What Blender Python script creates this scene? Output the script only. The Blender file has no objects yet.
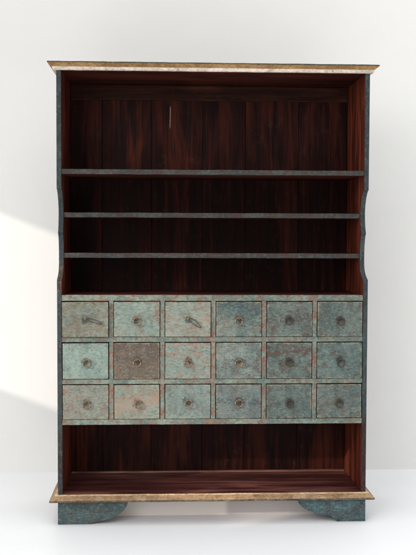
import bpy, bmesh, math, random
from mathutils import Vector, Matrix, noise as mnoise

SC = bpy.context.scene
COL = SC.collection
random.seed(7)

# ------------------------------------------------------------------ camera
CAM_POS = (-0.1882, -3.5544, 1.1149)
YAW, PITCH, ROLL, FPX = 0.0468, 0.0442, 0.0032, 924.3
cy, sy, cp, sp = math.cos(YAW), math.sin(YAW), math.cos(PITCH), math.sin(PITCH)
fwd = Vector((sy*cp, cy*cp, -sp)); right = Vector((cy, -sy, 0)); up = right.cross(fwd)
cr, sr = math.cos(ROLL), math.sin(ROLL)
r2 = right*cr + up*sr; u2 = -right*sr + up*cr
M = Matrix((r2, u2, -fwd)).transposed().to_4x4(); M.translation = Vector(CAM_POS)
cd = bpy.data.cameras.new('camera'); cam = bpy.data.objects.new('camera', cd); COL.objects.link(cam)
cam.matrix_world = M
cd.sensor_fit = 'HORIZONTAL'; cd.sensor_width = 36; cd.lens = FPX/416*36
cd.clip_start = .05; cd.clip_end = 100
SC.camera = cam

# ------------------------------------------------------------------ light
w = bpy.data.worlds.new('World'); SC.world = w; w.use_nodes = True
bg = w.node_tree.nodes['Background']
# soft light of a pale ceiling: brightest overhead, dimmer towards the horizon
wt = w.node_tree; tc = wt.nodes.new('ShaderNodeTexCoord'); sx = wt.nodes.new('ShaderNodeSeparateXYZ')
mr = wt.nodes.new('ShaderNodeMapRange'); mr.inputs[1].default_value = -.1; mr.inputs[2].default_value = .9
mr.inputs[3].default_value = .40; mr.inputs[4].default_value = 1.85
wt.links.new(tc.outputs['Generated'], sx.inputs[0]); wt.links.new(sx.outputs[2], mr.inputs[0]); 
# ... and brighter on the window side (left) than on the far side of the room
mx = wt.nodes.new('ShaderNodeMapRange'); mx.inputs[1].default_value = -.9; mx.inputs[2].default_value = .9
mx.inputs[3].default_value = 1.45; mx.inputs[4].default_value = .74
mm = wt.nodes.new('ShaderNodeMath'); mm.operation = 'MULTIPLY'
wt.links.new(sx.outputs[0], mx.inputs[0]); wt.links.new(mx.outputs[0], mm.inputs[0]); wt.links.new(mr.outputs[0], mm.inputs[1])
wt.links.new(mm.outputs[0], bg.inputs[1])
bg.inputs[0].default_value = (.985, .99, 1, 1)
SUN_DIR = Vector((1.70, 1.0, -.65))
sl = bpy.data.lights.new('sun', 'SUN'); sl.energy = 2.2; sl.angle = math.radians(1.3); sl.color = (1, .88, .77)
so = bpy.data.objects.new('sun', sl); COL.objects.link(so)
so.rotation_euler = SUN_DIR.to_track_quat('-Z', 'Y').to_euler(); so.location = (-4, -3, 3)
al = bpy.data.lights.new('window_light', 'AREA'); al.shape = 'RECTANGLE'; al.size = 3.4; al.size_y = 2.6
al.energy = 100; al.color = (1, .985, .965)
ao = bpy.data.objects.new('window_light', al); COL.objects.link(ao)
ao.location = (-2.9, -3.9, 2.5)
ao.rotation_euler = (Vector((0.1, .1, .8)) - ao.location).to_track_quat('-Z', 'Y').to_euler()
SC.view_settings.view_transform = 'Standard'; SC.view_settings.look = 'None'
SC.view_settings.exposure = -.02; SC.view_settings.gamma = 1; SC.view_settings.use_curve_mapping = False
try:
    SC.cycles.max_bounces = 8; SC.cycles.diffuse_bounces = 5
except Exception: pass

# ------------------------------------------------------------------ helpers
def lin(r, g, b):
    f = lambda c: (c/255/12.92) if c/255 <= .04045 else ((c/255+.055)/1.055)**2.4
    return (f(r), f(g), f(b), 1)

def tag(o, label=None, cat=None, group=None, kind=None):
    for k, v in (('label', label), ('category', cat), ('group', group), ('kind', kind)):
        if v: o[k] = v
    return o

def link(name, bm, mats, parent=None, loc=None, smooth=False):
    bmesh.ops.recalc_face_normals(bm, faces=bm.faces)
    me = bpy.data.meshes.new(name); bm.to_mesh(me); bm.free()
    for m in (mats if isinstance(mats, (list, tuple)) else [mats]): me.materials.append(m)
    if smooth:
        for p in me.polygons: p.use_smooth = True
    o = bpy.data.objects.new(name, me); COL.objects.link(o)
    if parent: o.parent = parent
    if loc: o.location = loc
    return o

def box_bm(x0, x1, y0, y1, z0, z1, bevel=.0012, wob=.0007, step=.03, seed=0, bm=None):
    """bevelled board cut into steps along its length, its edges slightly uneven"""
    b = bmesh.new()
    bmesh.ops.create_cube(b, size=1)
    c = Vector(((x0+x1)/2, (y0+y1)/2, (z0+z1)/2)); d = (x1-x0, y1-y0, z1-z0)
    for v in b.verts: v.co = Vector((v.co.x*d[0], v.co.y*d[1], v.co.z*d[2])) + c
    if bevel: bmesh.ops.bevel(b, geom=b.edges[:], offset=bevel, segments=2, affect='EDGES', profile=.6)
    if wob:
        ax = max(range(3), key=lambda i: d[i]); lo = (x0, y0, z0)[ax]; L = d[ax]
        n = int(L/step)
        for k in range(1, n):
            p = [0, 0, 0]; p[ax] = lo + L*k/n; nn = [0, 0, 0]; nn[ax] = 1
            bmesh.ops.bisect_plane(b, geom=b.verts[:]+b.edges[:]+b.faces[:], plane_co=p, plane_no=nn)
        for v in b.verts:
            q = v.co*14 + Vector((seed*7.3, seed*3.1, seed*1.7))
            n3 = mnoise.noise_vector(q) + .5*mnoise.noise_vector(q*4)
            n3[ax] = 0
            v.co += n3*wob
    if bm is None: return b
    me = bpy.data.meshes.new('tmp'); b.to_mesh(me); b.free(); bm.from_mesh(me); bpy.data.meshes.remove(me)
    return bm

def extrude_poly(pts, axis, a0, a1, bm=None, bevel=0):
    """closed outline of (u, v) pairs given depth along axis 'x' or 'y'"""
    b = bmesh.new()
    mk = (lambda u, v, a: (a, u, v)) if axis == 'x' else (lambda u, v, a: (u, a, v))
    A = [b.verts.new(mk(u, v, a0)) for u, v in pts]; B = [b.verts.new(mk(u, v, a1)) for u, v in pts]
    fa = b.faces.new(A); fb = b.faces.new(B[::-1])
    n = len(pts)
    for i in range(n): b.faces.new((A[i], B[i], B[(i+1) % n], A[(i+1) % n]))
    if bevel:
        es = list(fa.edges) + list(fb.edges)
        bmesh.ops.bevel(b, geom=es, offset=bevel, segments=2, affect='EDGES')
    if bm is None: return b
    me = bpy.data.meshes.new('tmp'); b.to_mesh(me); b.free(); bm.from_mesh(me); bpy.data.meshes.remove(me)
    return bm

def spline(pts, n=6):
    out = []
    P = [pts[0]] + list(pts) + [pts[-1]]
    for i in range(1, len(P)-2):
        for k in range(n):
            t = k/n; a, b, c, d = P[i-1], P[i], P[i+1], P[i+2]
            out.append(tuple(.5*((2*b[j]) + (c[j]-a[j])*t + (2*a[j]-5*b[j]+4*c[j]-d[j])*t*t + (3*b[j]-a[j]-3*c[j]+d[j])*t**3) for j in range(2)))
    out.append(pts[-1]); return out

# ------------------------------------------------------------------ materials
class NT:
    def __init__(s, name):
        s.m = bpy.data.materials.new(name); s.m.use_nodes = True
        s.t = s.m.node_tree; s.t.nodes.clear()
        s.out = s.n('ShaderNodeOutputMaterial'); s.p = s.n('ShaderNodeBsdfPrincipled')
        s.t.links.new(s.p.outputs[0], s.out.inputs[0])
        s.co = s.n('ShaderNodeTexCoord').outputs['Object']
    def n(s, k): return s.t.nodes.new(k)
    def put(s, sock, v):
        if isinstance(v, bpy.types.NodeSocket): s.t.links.new(v, sock)
        else: sock.default_value = v
    def mapp(s, scale=(1, 1, 1), loc=(0, 0, 0)):
        n = s.n('ShaderNodeMapping'); s.t.links.new(s.co, n.inputs[0])
        n.inputs['Scale'].default_value = scale; n.inputs['Location'].default_value = loc
        return n.outputs[0]
    def noise(s, vec, scale=1, detail=4, rough=.55, dist=0):
        n = s.n('ShaderNodeTexNoise'); s.t.links.new(vec, n.inputs['Vector'])
        n.inputs['Scale'].default_value = scale; n.inputs['Detail'].default_value = detail
        n.inputs['Roughness'].default_value = rough; n.inputs['Distortion'].default_value = dist
        return n.outputs[0]
    def crack(s, vec, scale):
        n = s.n('ShaderNodeTexVoronoi'); n.feature = 'DISTANCE_TO_EDGE'; s.t.links.new(vec, n.inputs['Vector'])
        n.inputs['Scale'].default_value = scale; return n.outputs['Distance']
    def math(s, op, a, b=0, clamp=False):
        n = s.n('ShaderNodeMath'); n.operation = op; n.use_clamp = clamp
        s.put(n.inputs[0], a); s.put(n.inputs[1], b); return n.outputs[0]
    def ramp(s, v, a, b, lo=0, hi=1):
        n = s.n('ShaderNodeMapRange'); n.interpolation_type = 'SMOOTHSTEP'
        s.put(n.inputs[0], v); n.inputs[1].default_value = a; n.inputs[2].default_value = b
        n.inputs[3].default_value = lo; n.inputs[4].default_value = hi; return n.outputs[0]
    def mix(s, f, a, b, mode='MIX'):
        n = s.n('ShaderNodeMix'); n.data_type = 'RGBA'; n.blend_type = mode
        s.put(n.inputs[0], f); s.put(n.inputs[6], a); s.put(n.inputs[7], b); return n.outputs[2]
    def sep(s):
        n = s.n('ShaderNodeSeparateXYZ'); s.t.links.new(s.co, n.inputs[0]); return n.outputs
    def fin(s, col, rough=.6, bump=None, bd=.001, spec=.3, metal=0):
        s.put(s.p.inputs['Base Color'], col); s.put(s.p.inputs['Roughness'], rough)
        s.p.inputs['Specular IOR Level'].default_value = spec; s.p.inputs['Metallic'].default_value = metal
        if bump is not None:
            n = s.n('ShaderNodeBump'); n.inputs['Distance'].default_value = bd; n.inputs['Strength'].default_value = .8
            s.put(n.inputs['Height'], bump); s.t.links.new(n.outputs[0], s.p.inputs['Normal'])
        return s.m

AQUA = lin(158, 180, 160); TEAL = lin(116, 146, 136); DEEP = lin(52, 84, 92); TANC = lin(168, 146, 118)
PEACH = lin(196, 142, 108); RUST = lin(178, 94, 64); BROWN = lin(92, 66, 50); GREY = lin(136, 142, 126)
MAROON = lin(62, 26, 22)

def paint(name, A, B, wear=TANC, tan=.4, red=.2, dark=.25, crk=0, axis='x', seed=0, under=RUST, freq=1, chipbox=None, k=.5, sat=.72, speck=1, con=.06, half=None, zones=(), band=None):
    """old distressed paint: two coats, patches of bare wood, chips to the red undercoat, crackle and grime"""
    s = NT(name); L = (seed*1.37+.3, seed*2.11, seed*.73)
    v = s.mapp((1, 1, 1), L)
    st = {'x': (11, 30, 42), 'z': (42, 30, 11), 'y': (42, 11, 42)}[axis]
    g1 = s.noise(s.mapp(st, L), freq, 6, .65, .6)
    st2 = {'x': (80, 120, 190), 'z': (190, 120, 80), 'y': (190, 80, 190)}[axis]
    g2 = s.noise(s.mapp(st2, L), 1, 4, .65)
    low = s.noise(v, 8*freq, 4, .55, .3); mid = s.noise(v, 42*freq, 6, .68, .5); fine = s.noise(v, 210, 5, .72)
    blot = s.noise(s.mapp((1, 1, 1), (seed, 5, seed*2)), 16*freq, 5, .6, .4)
    c = s.mix(s.ramp(s.math('ADD', s.math('MULTIPLY', low, .55), s.math('MULTIPLY', mid, .45)), .41, .57), A, B)
    km = s.math('ADD', s.math('MULTIPLY', g1, .30), s.math('ADD', s.math('MULTIPLY', blot, .38), s.math('MULTIPLY', mid, .32)))
    t0 = .585 - .17*tan
    c = s.mix(s.ramp(km, t0, t0+.10, 0, min(1, .5+.5*tan)), c, wear)
    # thin spots, brush marks and rubbed lighter marks
    c = s.mix(s.ramp(g2, .50, .66, 0, .40), c, BROWN)
    c = s.mix(s.ramp(g2, .34, .46, .22, 0), c, lin(206, 214, 196))
    c = s.mix(s.ramp(mid, .54, .68, 0, .34*speck), c, lin(74, 80, 74))
    c = s.mix(s.ramp(fine, .55, .66, 0, .22*speck), c, lin(222, 222, 200))
    # chips to the undercoat
    ch = s.math('ADD', s.math('MULTIPLY', fine, .40), s.math('ADD', s.math('MULTIPLY', mid, .34), s.math('MULTIPLY', blot, .26)))
    r0 = .635 - .125*red
    cm = s.ramp(ch, r0, r0+.02, 0, .92)
    X, Y, Z = s.sep()
    if chipbox: cm = s.math('MULTIPLY', cm, s.ramp(X, chipbox[0], chipbox[1], .12, 1))
    c = s.mix(cm, c, under)
    rim = s.ramp(ch, r0-.022, r0, 0, 1)                              # pale broken rim of the paint round each chip
    c = s.mix(s.math('MULTIPLY', s.math('SUBTRACT', rim, s.math('MULTIPLY', cm, 1.09), True), .30), c, lin(214, 206, 180))
    # fine crackle where the paint is thick
    wv = s.n('ShaderNodeVectorMath'); wv.operation = 'ADD'; s.t.links.new(v, wv.inputs[0])
    sc = s.n('ShaderNodeVectorMath'); sc.operation = 'SCALE'; sc.inputs[3].default_value = .022
    nn = s.n('ShaderNodeTexNoise'); nn.inputs['Scale'].default_value = 70; s.t.links.new(v, nn.inputs['Vector'])
    s.t.links.new(nn.outputs[1], sc.inputs[0]); s.t.links.new(sc.outputs[0], wv.inputs[1])
    e = s.crack(wv.outputs[0], 210 if crk else 260)
    em = s.math('MULTIPLY', s.ramp(e, .02, .15, max(crk, .34)*speck, 0), s.ramp(blot, .40 if crk else .47, .62))
    c = s.mix(em, c, lin(92, 52, 40) if crk else lin(84, 70, 58))
    # dark grime and pin marks
    dk = s.noise(s.mapp((1, 1, 1), (seed+9, 4, seed)), 120, 5, .75)
    d0 = .675 - .12*dark
    c = s.mix(s.ramp(dk, d0, d0+.04, 0, .8*speck), c, lin(44, 38, 34))
    h = s.math('SUBTRACT', s.math('MULTIPLY', s.math('ADD', g2, mid), .35), s.math('ADD', s.math('MULTIPLY', cm, .5), s.math('MULTIPLY', em, .5)))
    if half:                                                          # rubbed, chipped borders of a drawer front
        ax_ = s.math('SUBTRACT', half[0], s.math('ABSOLUTE', X)); az_ = s.math('SUBTRACT', half[1], s.math('ABSOLUTE', Z))
        d = s.math('ADD', s.math('MINIMUM', ax_, az_), s.math('MULTIPLY', s.math('SUBTRACT', mid, .5), .030))
        c = s.mix(s.ramp(d, .0, .0045, .5, 0), c, lin(196, 180, 146))
        d2 = s.math('ADD', s.math('MINIMUM', ax_, az_), s.math('MULTIPLY', s.math('SUBTRACT', dk, .5), .05))
        c = s.mix(s.ramp(d2, -.005, .002, .6, 0), c, lin(70, 46, 34))
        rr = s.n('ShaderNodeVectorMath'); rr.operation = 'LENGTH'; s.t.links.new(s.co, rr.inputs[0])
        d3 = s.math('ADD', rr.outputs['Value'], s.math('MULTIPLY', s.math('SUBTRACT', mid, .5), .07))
        c = s.mix(s.ramp(d3, .008, .019, .72, 0), c, lin(74, 66, 56))   # shade within the hanging ring, painted into the front
    for z0, z1, zc, amt in zones:
        zz = s.math('ADD', Z, s.math('MULTIPLY', s.math('SUBTRACT', mid, .5), .16))
        f = s.math('MULTIPLY', s.ramp(zz, z0-.01, z0+.01), s.ramp(zz, z1-.01, z1+.01, 1, 0))
        c = s.mix(s.math('MULTIPLY', f, amt), c, s.mix(s.ramp(g2, .4, .6), zc, lin(60, 36, 28)))
    if band:
        bz = s.math('ADD', s.math('SUBTRACT', Z, s.math('MULTIPLY', X, band[1])), s.math('MULTIPLY', s.math('SUBTRACT', low, .5), .05))
        bf = s.math('MULTIPLY', s.ramp(s.math('ABSOLUTE', s.math('SUBTRACT', bz, band[0])), band[2]*.3, band[2]*1.3, band[4], 0), s.ramp(s.math('ADD', s.math('MULTIPLY', g2, .5), s.math('MULTIPLY', mid, .5)), .42, .56))
        c = s.mix(bf, c, band[3])
    hs = s.n('ShaderNodeHueSaturation'); hs.inputs['Saturation'].default_value = sat; hs.inputs['Value'].default_value = k*1.14
    bc = s.n('ShaderNodeBrightContrast'); bc.inputs['Contrast'].default_value = con
    s.put(bc.inputs['Color'], c); s.put(hs.inputs['Color'], bc.outputs[0])
    return s.fin(hs.outputs[0], s.ramp(mid, .3, .7, .50, .75), h, .0012, .28)

def wood(name, A, B, C, axis='z', seed=0, plank=False, rough=(.42, .65), scratch=False, worn=.2, spec=.15):
    """old reddish wood: dark pores and warm streaks along the grain, boards of uneven tone"""
    s = NT(name)
    if plank:                                                         # every board cut from another piece
        geo = s.n('ShaderNodeNewGeometry'); cmb = s.n('ShaderNodeCombineXYZ')
        for q in range(3): s.t.links.new(s.math('MULTIPLY', geo.outputs['Random Per Island'], 9+q*4), cmb.inputs[q])
        ad = s.n('ShaderNodeVectorMath'); ad.operation = 'ADD'; s.t.links.new(s.co, ad.inputs[0]); s.t.links.new(cmb.outputs[0], ad.inputs[1])
        co0, s.co = s.co, ad.outputs[0]
    L = (seed*1.9+.2, seed, seed*.5)
    st = {'x': (1.6, 26, 40), 'z': (30, 26, 1.6), 'y': (40, 1.6, 26)}[axis]
    wave = s.noise(s.mapp((3, 3, 3), L), 1, 3, .5)
    g1 = s.noise(s.mapp(st, L), 1, 8, .68, 1.0); g2 = s.noise(s.mapp(tuple(k*4 for k in st), L), 1, 5, .65)
    low = s.noise(s.mapp({'x': (1.5, 6, 6), 'z': (6, 6, 1.5), 'y': (6, 1.5, 6)}[axis], L), 1, 4, .6, .5)
    c = s.mix(s.ramp(g1, .36, .62), A, B)
    c = s.mix(s.ramp(s.math('ADD', s.math('MULTIPLY', low, .6), s.math('MULTIPLY', g1, .4)), .47, .66, 0, .9), c, C)
    c = s.mix(s.ramp(g2, .50, .66, 0, .5), c, lin(18, 9, 8))
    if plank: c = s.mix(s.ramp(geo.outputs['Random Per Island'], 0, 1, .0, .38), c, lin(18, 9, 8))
    sp = s.noise(s.mapp(tuple(k*1.2 for k in st), (seed+3, 2, 1)), 2.2, 6, .75)
    c = s.mix(s.ramp(sp, .62, .72, 0, worn), c, lin(168, 122, 98))
    du = s.noise(s.mapp((1, 1, 1), L), 24, 6, .7)
    c = s.mix(s.ramp(du, .56, .74, 0, .09), c, lin(120, 96, 84))
    if scratch:
        s.co = co0
        X, Y, Z = s.sep()
        j = s.math('ADD', X, s.math('MULTIPLY', s.math('SUBTRACT', s.noise(s.mapp((1, 1, 1)), 9, 2), .5), .004))
        a = s.ramp(s.math('ABSOLUTE', s.math('ADD', j, .166)), .0004, .0014, 1, 0)
        b = s.ramp(s.math('ABSOLUTE', s.math('SUBTRACT', Z, 1.612)), .036, .050, 1, 0)
        c = s.mix(s.math('MULTIPLY', a, b), c, lin(196, 172, 160))
    return s.fin(c, s.ramp(g1, .3, .7, *rough), s.math('ADD', g1, s.math('MULTIPLY', g2, .7)), .0010, spec)

def plaster(name, col, vary, bump=.0006, rough=.9, scale=1.5):
    s = NT(name); v = s.mapp()
    a = s.noise(v, scale, 5, .6); b = s.noise(v, 70, 5, .65)
    c = s.mix(s.ramp(a, .3, .7, 0, 1), col, vary)
    lo = s.noise(v, 6, 3, .5)
    mk = s.noise(s.mapp((1, 1, 2.5)), 38, 5, .75)
    c = s.mix(s.ramp(mk, .69, .74, 0, .10), c, (.45, .43, .40, 1))
    return s.fin(c, rough, s.math('ADD', b, s.math('MULTIPLY', lo, 3)), bump, .2)

M_WALL = plaster('white_wall_paint', (.835, .83, .805, 1), (.81, .80, .775, 1))
def floor_mat():
    s = NT('white_floor_paint'); a = s.noise(s.mapp(), 2.5, 5, .6); b = s.noise(s.mapp(), 55, 5, .65)
    g = s.noise(s.mapp((1, 1, 1), (4, 4, 4)), 260, 3, .6)
    c = s.mix(s.ramp(a, .3, .7), (.84, .85, .86, 1), (.815, .825, .84, 1))
    c = s.mix(s.ramp(g, .68, .74, 0, .12), c, (.35, .34, .33, 1))
    return s.fin(c, s.ramp(a, .35, .65, .38, .55), b, .0005, .35)
M_FLOOR = floor_mat()
M_EDGE = paint('teal_edge_paint', lin(80, 108, 112), lin(56, 82, 88), lin(104, 82, 66), .35, .1, .4, axis='z', seed=3, k=.30, sat=.72, con=0, speck=.35, zones=((.91, 1.0, lin(150, 112, 84), .8), (.1, .33, lin(120, 104, 84), .5)))
M_EDGER = paint('teal_edge_paint_worn', lin(80, 108, 112), lin(56, 82, 88), lin(104, 82, 66), .35, .1, .4, axis='z', seed=4, k=.30, sat=.72, con=0, speck=.35, zones=((.05, .40, lin(96, 52, 46), .95),))
M_SHELFEDGE = paint('shelf_edge_paint', lin(108, 114, 106), lin(82, 90, 88), lin(104, 72, 56), .70, .12, .4, axis='x', seed=5, k=.29, con=0, speck=.45)
M_IN = wood('mahogany_side', lin(66, 29, 21), lin(106, 48, 34), lin(146, 74, 50), 'z', 2)
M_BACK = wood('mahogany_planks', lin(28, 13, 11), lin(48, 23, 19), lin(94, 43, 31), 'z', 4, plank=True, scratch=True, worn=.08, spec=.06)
M_SHELF = wood('mahogany_board', lin(44, 20, 16), lin(68, 31, 24), lin(90, 42, 31), 'x', 6)
M_BASE = wood('worn_mahogany_base', lin(60, 31, 30), lin(92, 50, 47), lin(140, 88, 80), 'x', 8, worn=.6, rough=(.26, .48), spec=.4)
M_RAIL = paint('aqua_rail_paint', AQUA, TEAL, PEACH, .55, .74, .50, axis='x', seed=11, freq=1.5, k=.45)
M_DIV = paint('aqua_divider_paint', AQUA, TEAL, PEACH, .70, .86, .55, axis='z', seed=13, freq=1.5, k=.43)
M_GOLD = paint('old_gold_paint', lin(214, 160, 76), lin(172, 120, 52), lin(226, 190, 110), .40, .2, .5, sat=.84, axis='x', k=.56, speck=.45, seed=21, under=lin(96, 62, 36))
M_CREAM = paint('cream_strip_paint', lin(222, 204, 186), lin(206, 184, 160), lin(180, 140, 104), .2, .3, .3, axis='x', k=.9, seed=22, under=lin(120, 70, 46))
M_GREEN = paint('green_lip_paint', lin(78, 92, 78), lin(58, 76, 70), lin(110, 84, 52), .4, .2, .4, axis='x', k=.6, seed=23)
M_BGOLD = paint('worn_gold_paint', lin(196, 150, 92), lin(158, 112, 62), lin(216, 182, 132), .50, .12, .5, sat=.80, axis='x', k=.58, speck=.6, seed=24, under=lin(96, 62, 40))
M_BCREAM = paint('worn_cream_edge_paint', lin(232, 206, 166), lin(206, 172, 126), lin(170, 126, 84), .40, .2, .6, sat=.95, axis='x', k=.68, speck=.7, seed=26, under=lin(96, 62, 40))
M_BDARK = paint('base_lip_paint', lin(150, 118, 78), lin(110, 92, 66), lin(74, 60, 46), .5, .2, .8, axis='x', k=.6, seed=25, under=lin(60, 44, 34))
M_FOOTL = paint('foot_teal_paint', lin(78, 108, 108), lin(58, 88, 92), lin(104, 86, 70), .45, .25, .45, axis='x', k=.60, sat=.74, con=0, speck=.7, seed=31, under=lin(120, 74, 52))
M_FOOTR = paint('foot_crackled_paint', lin(84, 124, 130), lin(64, 102, 110), lin(98, 92, 82), .15, .1, .7, crk=.95, axis='x', k=.62, sat=.78, con=.04, seed=32, under=lin(60, 50, 46))
def iron(name, a, b):
    s = NT(name); n = s.noise(s.mapp(), 110, 4, .6); n2 = s.noise(s.mapp(), 300, 3, .6)
    c = s.mix(s.ramp(n, .4, .6), a, b)
    return s.fin(c, .45, n2, .00015, .5, .35)
M_IRON = iron('rusty_iron', lin(84, 70, 56), lin(136, 112, 88))
M_IRON_SHADE = iron('shaded_iron', lin(48, 42, 38), lin(78, 64, 54))  # darker copy of the iron with shade put into its colour

# ------------------------------------------------------------------ the setting
b = bmesh.new(); box_bm(-2.2, 3.2, -7, .80, -.05, 0, 0, 0, bm=b)
tag(link('floor', b, M_FLOOR), kind='structure')
b = bmesh.new(); box_bm(-2.2, 3.2, .80, .92, 0.0, 3.6, 0, 0, bm=b)
tag(link('wall', b, M_WALL), kind='structure')
# side wall with the window opening the sunlight falls through
WX, WZ0, WZ1, WY0, WY1 = -2.2, .872, 1.700, -1.40, .35
b = bmesh.new()
for (ya, yb, za, zb) in ((-2.4, .92, 0, WZ0), (-2.4, .92, WZ1, 3.6), (-2.4, WY0, WZ0, WZ1), (WY1, .92, WZ0, WZ1)):
    box_bm(WX-.006, WX, ya, yb, za, zb, 0, 0, bm=b)
bmesh.ops.remove_doubles(b, verts=b.verts, dist=1e-5)
tag(link('window_wall', b, M_WALL), kind='structure')

# ------------------------------------------------------------------ the cabinet
W, D, T = .6, .354, .018
ZB, ZT = .115, 1.744
XIN = W-T-.001
cab = bpy.data.objects.new('cabinet', None); COL.objects.link(cab)
tag(cab, 'tall weathered teal wooden cabinet with open shelves above eighteen small drawers on a white floor', 'cabinet')

# side panels with the scalloped front edge
scal = [(0, 1.296), (.012, 1.2925), (.024, 1.285), (.045, 1.262), (.058, 1.235), (.064, 1.205), (.058, 1.165), (.047, 1.138), (.040, 1.128)]
scal2 = [(.040, 1.128), (.050, 1.118), (.060, 1.095), (.067, 1.055), (.067, 1.01), (.060, .985), (.042, .968), (.018, .955), (0, .948)]
curve = [(.0, ZT)] + spline(scal, 4)[0:] + spline(scal2, 4)[1:] + [(0, ZB)]
outline = curve + [(D, ZB), (D, ZT)]
for sgn in (-1, 1):
    x0, x1 = (-W, -W+T) if sgn < 0 else (W-T, W)
    b = extrude_poly(outline, 'x', x0, x1, bevel=.0012)
    xi = x1 if sgn < 0 else x0
    b.normal_update()
    for f in b.faces:
        inner = all(abs(v.co.x-xi) < 1e-4 for v in f.verts)
        f.material_index = 1 if inner else 0
    for v in b.verts:
        if v.co.y < .1: v.co.x += .0012*mnoise.noise(Vector((sgn*3, 0, v.co.z*5)))
    o = link('side_panel', b, [M_EDGE if sgn < 0 else M_EDGER, M_IN], cab)
# back planks
b = bmesh.new()
xs = [-W+T+.0005, -.45, -.245, -.03, .15, .375, W-T-.0005]
for i in range(6):
    box_bm(xs[i]+.0008, xs[i+1]-.0008, D-.014+random.uniform(-.001, .001), D-.007, ZB+.0005, ZT-.0005, .0015, .0004, .05, i, b)
box_bm(-W+T-.003, W-T+.003, D-.0165+.010, D-.0005, ZB-.003, ZT+.004, 0, 0, bm=b)
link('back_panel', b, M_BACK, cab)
b = box_bm(-W+T+.001, W-T-.001, D-.022, D-.0152, ZT-.064, ZT-.0005, .003, .0014, .03, 3)
link('back_rail', b, wood('brown_rail', lin(34, 17, 13), lin(54, 28, 20), lin(84, 44, 29), 'x', 17, spec=.08), cab)
# top and base boards
link('top_board', box_bm(-W+.002, W-.002, .003, D, ZT+.0005, ZT+.020, .001, 0), M_SHELF, cab)
link('base_board', box_bm(-W+.002, W-.002, .002, D, .096, ZB-.0004, .001, 0), M_BASE, cab)

def moulding(name, prof, mats, midx, seed):
    """mitred moulding run round left side, front and right side; prof = (offset outwards, z)"""
    b = bmesh.new(); rows = []
    for off, z in prof:
        row = []
        def add(x, y):
            n = mnoise.noise_vector(Vector((x*16+seed, y*16, z*40)))*.0007 + mnoise.noise_vector(Vector((x*70+seed, y*70, z*40)))*.0005
            row.append(b.verts.new((x+n.x*.4, y+n.y, z+n.z)))
        k = 10
        for i in range(k): add(-W-off, D+.002-(D+.002+off)*i/k)
        k2 = 60
        for i in range(k2): add(-W-off+(2*W+2*off)*i/k2, -off)
        for i in range(k+1): add(W+off, -off+(D+.002+off)*i/k)
        rows.append(row)
    n = len(prof)
    for a in range(n):
        c = (a+1) % n
        for i in range(len(rows[0])-1):
            f = b.faces.new((rows[a][i], rows[a][i+1], rows[c][i+1], rows[c][i])); f.material_index = midx[a]
    for e in (0, -1): b.faces.new([r[e] for r in rows])
    return link(name, b, mats, cab)
moulding('crown_moulding', [(.0008, 1.7425), (.009, 1.7425), (.0125, 1.7455), (.0145, 1.7545), (.018, 1.757), (.0215, 1.7605), (.027, 1.7655), (.0305, 1.7675), (.031, 1.7715), (.0008, 1.7715)],
         [M_GOLD, M_CREAM, M_GREEN], [1, 1, 1, 0, 0, 0, 0, 2, 2, 2], 1)
moulding('base_moulding', [(.0006, .1172), (.0075, .1178), (.0125, .1150), (.019, .1100), (.0255, .1058), (.0298, .1010), (.0302, .0955), (.026, .0925), (.0006, .0925)],
         [M_BGOLD, M_BDARK, M_BCREAM], [2, 2, 0, 0, 0, 1, 1, 1, 1], 5)

# feet: bracket front piece and the side return as one foot
FL = [(-.6, 0), (-.482, 0), (-.462, .006), (-.440, .012), (-.405, .018), (-.375, .032), (-.350, .050), (-.334, .072), (-.329, .0915)]
FR = [(.6, 0), (.492, 0), (.480, .008), (.470, .018), (.452, .026), (.420, .030), (.385, .040), (.352, .058), (.335, .078), (.330, .0915)]
for prof, sgn, m in ((FL, -1, M_FOOTL), (FR, 1, M_FOOTR)):
    pts = [prof[0]] + spline(prof[1:], 4) + [(sgn*.6, .0915)]
    b = bmesh.new()
    extrude_poly([(u, v) for u, v in pts], 'y', -.001, .022, b, .0015)
    xa, xb = sorted((sgn*.6, sgn*.578))
    extrude_poly([(.0225, 0), (.11, 0), (.135, .015), (.155, .045), (.165, .0915), (.0225, .0915)], 'x', xa, xb, b, .001)
    link('front_foot', b, m, cab)
    b = bmesh.new()
    extrude_poly([(D, 0), (D-.09, 0), (D-.115, .015), (D-.135, .045), (D-.145, .0915), (D, .0915)], 'x', xa, xb, b, .001)
    link('rear_foot', b, m, cab)

# pale plinth board set back between the feet, its right part darker
def plinth_mat():
    s = NT('pale_two_tone_board'); X = s.sep()[0]; a = s.noise(s.mapp((2, 20, 20)), 2, 5, .6)
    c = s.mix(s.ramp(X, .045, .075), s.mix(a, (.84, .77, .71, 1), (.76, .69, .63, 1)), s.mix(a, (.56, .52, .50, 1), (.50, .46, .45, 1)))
    return s.fin(c, .8, a, .0004, .1)
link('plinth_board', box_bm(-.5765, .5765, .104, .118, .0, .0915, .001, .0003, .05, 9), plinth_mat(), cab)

link('back_light_strip', box_bm(-XIN, XIN, D-.030, D-.0155, ZB+.0002, ZB+.0075, .002, .0008, .03, 21), wood('light_strip_wood', lin(96, 58, 50), lin(140, 98, 84), lin(160, 120, 104), 'x', 18, worn=.7), cab)  # pale strip added to give the bright sunlit line along the back
# shelves
def shelf(z, y0, seed):
    b = box_bm(-W+T+.0005, W-T-.0005, y0, D-.016, z-.019, z, .002, .0009, .025, seed)
    b.normal_update()
    for f in b.faces:
        c = f.calc_center_median()
        f.material_index = 1 if c.y < y0+.0025 else 0
    return link('shelf', b, [M_SHELF, M_SHELFEDGE], cab)
shelf(1.3706, .003, 1); shelf(1.2073, .0716, 2); shelf(1.0496, .0716, 3)

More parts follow.
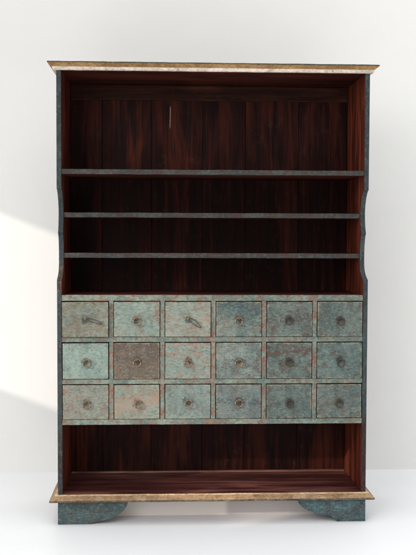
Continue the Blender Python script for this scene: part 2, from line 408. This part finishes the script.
# drawer block: rails, dividers, boards
XI = W-T
rails = [(.867, .8895), (.7085, .7275), (.546, .564), (.388, .4085)]
for i, (za, zb) in enumerate(rails):
    for (xa, xb, m) in ((-XI+.0004, XI-.0004, M_RAIL),):
        link('rail', box_bm(xa, xb, .0005, .020, za, zb, .0012, .0008, .02, i), m, cab)
pitch = (2*XI+.017)/6
for r in range(3):
    z1 = rails[r][0]-.0003; z0 = rails[r+1][1]+.0003
    for c in range(1, 6):
        xd = -XI + pitch*c - .0085
        link('divider', box_bm(xd-.0085, xd+.0085, .001, .020, z0, z1, .0012, .0008, .02, r*7+c), M_DIV, cab)
link('block_top', box_bm(-XI+.0005, XI-.0005, .0205, D-.016, .872, .8885, .001, .0003, .06, 2), M_SHELF, cab)
link('block_floor', box_bm(-XI+.0005, XI-.0005, .0205, D-.016, .3895, .405, .001, .0003, .06, 2), M_SHELF, cab)

G = lambda *a: lin(*a)
spec = {  # A, B, wear, tan, red, dark, crackle, extra label
 (0,0): (G(150,158,140), G(128,142,130), G(150,140,112), .65, .10, .35, 0, 'grey green drawer front with a loop shaped like a ring shadow'),
 (0,1): (G(160,180,160), G(138,164,152), G(166,158,130), .35, .72, .50, 0, 'pale aqua drawer front flecked with red chips'),
 (0,2): (G(164,170,150), G(146,164,150), G(186,152,122), .62, .22, .30, 0, 'peach and tan rubbed drawer front with a loop shaped like a ring shadow'),
 (0,3): (G(136,154,142), G(104,128,122), G(184,142,114), .42, .28, .35, .3, 'blue teal drawer front with a peach patch and painted shade at the upper right'),
 (0,4): (G(120,138,128), G(98,118,112), G(124,104,88), .60, .12, .40, 0, None),
 (0,5): (G(118,136,126), G(96,116,110), G(130,104,88), .50, .16, .40, 0, None),
 (1,0): (G(158,186,170), G(140,170,158), G(178,176,150), .25, .08, .25, 0, 'clean light aqua drawer front'),
 (1,1): (G(126,114,98), G(104,92,80), G(140,116,94), .70, .10, .45, 0, 'brown bare wood drawer front'),
 (1,2): (G(158,176,160), G(140,162,150), G(192,148,118), .60, .16, .25, 0, None),
 (1,3): (G(146,164,154), G(120,146,140), G(162,140,120), .30, .50, .65, .85, 'speckled drawer front with crackled paint'),
 (1,4): (G(118,138,128), G(94,116,110), G(124,96,80), .60, .12, .45, 0, 'teal drawer front with brown streaks'),
 (1,5): (G(120,146,138), G(100,126,120), G(124,98,84), .45, .18, .40, 0, None),
 (2,0): (G(156,162,144), G(140,154,142), G(178,150,126), .62, .46, .40, 0, None),
 (2,1): (G(156,172,154), G(146,160,144), G(186,150,120), .62, .24, .30, 0, 'peach rubbed drawer front'),
 (2,2): (G(148,170,158), G(130,154,146), G(172,150,124), .40, .22, .30, 0, None),
 (2,3): (G(136,148,140), G(112,132,130), G(150,136,116), .35, .08, .35, 0, None),
 (2,4): (G(120,140,130), G(102,122,116), G(128,112,94), .40, .12, .40, 0, None),
 (2,5): (G(118,134,126), G(98,120,118), G(132,112,92), .62, .14, .35, 0, None),
}
def ring_bm(R=.0142, r=.0026):
    b = bmesh.new(); N, K = 28, 8; rows = []
    for i in range(N):
        a = 2*math.pi*i/N; row = []
        wob = 1 + .03*math.sin(2*a+1)
        for k in range(K):
            t = 2*math.pi*k/K
            rr = R*wob + r*math.cos(t)
            row.append(b.verts.new((rr*math.sin(a), r*math.sin(t), rr*math.cos(a)-R)))   # hangs from the origin
        rows.append(row)
    for i in range(N):
        for k in range(K):
            b.faces.new((rows[i][k], rows[(i+1) % N][k], rows[(i+1) % N][(k+1) % K], rows[i][(k+1) % K]))
    return b
def eye_bm():
    b = bmesh.new()
    def cyl(r0, r1, y0, y1, n=14):
        A = [b.verts.new((r0*math.cos(2*math.pi*i/n), y0, r0*math.sin(2*math.pi*i/n))) for i in range(n)]
        B = [b.verts.new((r1*math.cos(2*math.pi*i/n), y1, r1*math.sin(2*math.pi*i/n))) for i in range(n)]
        for i in range(n): b.faces.new((A[i], A[(i+1) % n], B[(i+1) % n], B[i]))
        b.faces.new(A); b.faces.new(B)
    cyl(.0068, .0060, 0, -.0012); cyl(.0026, .0022, -.0013, -.0045)
    # upright eyelet loop at the end of the pin
    N, K, R, r = 16, 6, .0042, .0013; rows = []
    for i in range(N):
        a = 2*math.pi*i/N
        rows.append([b.verts.new((r*math.sin(2*math.pi*k/K), -.0070+(R+r*math.cos(2*math.pi*k/K))*math.cos(a), (R+r*math.cos(2*math.pi*k/K))*math.sin(a))) for k in range(K)])
    for i in range(N):
        for k in range(K):
            b.faces.new((rows[i][k], rows[(i+1) % N][k], rows[(i+1) % N][(k+1) % K], rows[i][(k+1) % K]))
    return b
def loop_bm(hl, hw, r=.0015):
    b = bmesh.new(); N, K = 40, 8; rows = []
    for i in range(N):
        a = 2*math.pi*i/N
        taper = .78 + .22*math.cos(a-.4)*1.0
        cx, cz = hw*math.sin(a)*taper, hl*math.cos(a)-hl
        nx, nz = math.sin(a)*hl, math.cos(a)*hw; q = math.hypot(nx, nz); nx /= q; nz /= q
        rows.append([b.verts.new((cx+r*math.cos(2*math.pi*k/K)*nx, r*math.sin(2*math.pi*k/K), cz+r*math.cos(2*math.pi*k/K)*nz)) for k in range(K)])
    for i in range(N):
        for k in range(K):
            b.faces.new((rows[i][k], rows[(i+1) % N][k], rows[(i+1) % N][(k+1) % K], rows[i][(k+1) % K]))
    return b
M_LOOP = iron('ring_shadow_wire', lin(40, 44, 44), lin(78, 76, 70))
ring_me = link('ring_pull', ring_bm(), M_IRON, smooth=True); eye_me = link('eyelet', eye_bm(), M_IRON, smooth=True)
RINGM, EYEM = ring_me.data, eye_me.data
bpy.data.objects.remove(ring_me); bpy.data.objects.remove(eye_me)
RING_SHADE = RINGM.copy(); RING_SHADE.materials[0] = M_IRON_SHADE
EYE_SHADE = EYEM.copy(); EYE_SHADE.materials[0] = M_IRON_SHADE

for r in range(3):
    zt_, zb_ = rails[r][0]-.0036, rails[r+1][1]+.0016
    for c in range(6):
        A, B, wr, tn, rd, dk, ck, lab = spec[(r, c)]
        xl = -XI + pitch*c; xr = xl + pitch - .017
        xc, zc = (xl+xr)/2, (zt_+zb_)/2; hw, hh = (xr-xl)/2-.0022-random.uniform(0, .0008), (zt_-zb_)/2-random.uniform(0, .0008)
        band = {(0,3): (.052, -.55, .045, lin(80, 108, 110), .8), (2,3): (.0, 0, .016, lin(84, 92, 96), .6), (1,4): (.035, 0, .022, lin(112, 80, 64), .75),  # fourth top drawer: slanted shade above the sun patch painted as a band
                (0,4): (.0, .1, .016, lin(112, 78, 62), .4), (0,0): (-.04, 0, .018, lin(142, 122, 90), .6), (2,1): (-.01, .2, .03, lin(200, 146, 108), .6)}.get((r, c))
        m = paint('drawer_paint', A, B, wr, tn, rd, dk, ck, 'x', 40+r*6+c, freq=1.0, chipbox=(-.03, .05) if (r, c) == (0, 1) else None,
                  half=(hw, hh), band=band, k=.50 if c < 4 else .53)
        proud = {(0,0): .011, (0,2): .006, (1,1): .001, (1,0): .004}.get((r, c), random.uniform(.0005, .0035))
        b = box_bm(-hw, hw, 0, .018, -hh, hh, .0020, .0005, .012, r*6+c)
        # the box behind the front
        box_bm(-hw+.004, hw-.004, .0185, .25, -hh+.004, hh-.010, 0, 0, bm=b)
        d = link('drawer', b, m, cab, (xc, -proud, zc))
        d.rotation_euler = (random.uniform(-.003, .003), random.uniform(-.004, .004), random.uniform(-.004, .004))
        if lab: d['label'] = lab
        dark = c >= 4  # columns out of the sun use the iron copy that carries the shade
        ez = .004 + random.uniform(-.002, .002); ex = .002 + random.uniform(-.002, .002)
        e = bpy.data.objects.new('eyelet', EYE_SHADE if dark else EYEM); COL.objects.link(e); e.parent = d; e.location = (ex, 0, ez)
        loop = {(0,0): (.030, .0072, 18, -.014), (0,2): (.029, .0090, 37, -.013)}.get((r, c))  # wire loops built in place of the long shadows of two rings
        if loop:
            p = link('ring_pull', loop_bm(*loop[:2]), M_LOOP, d, smooth=True)  # not a real pull: wire loop standing in for the ring's long shadow
            p.location = (ex+.001, -.0075, ez); p.rotation_euler = (0, -math.radians(90-loop[2]), 0)
            p['label'] = 'long dark wire loop shaped like the shadow of a ring'
        else:
            p = bpy.data.objects.new('ring_pull', RING_SHADE if dark else RINGM); COL.objects.link(p); p.parent = d
            p.location = (ex, -.0062, ez+.0022)
            p.rotation_euler = (random.uniform(-.22, -.06), random.uniform(-.25, .25), random.uniform(-.25, .25))
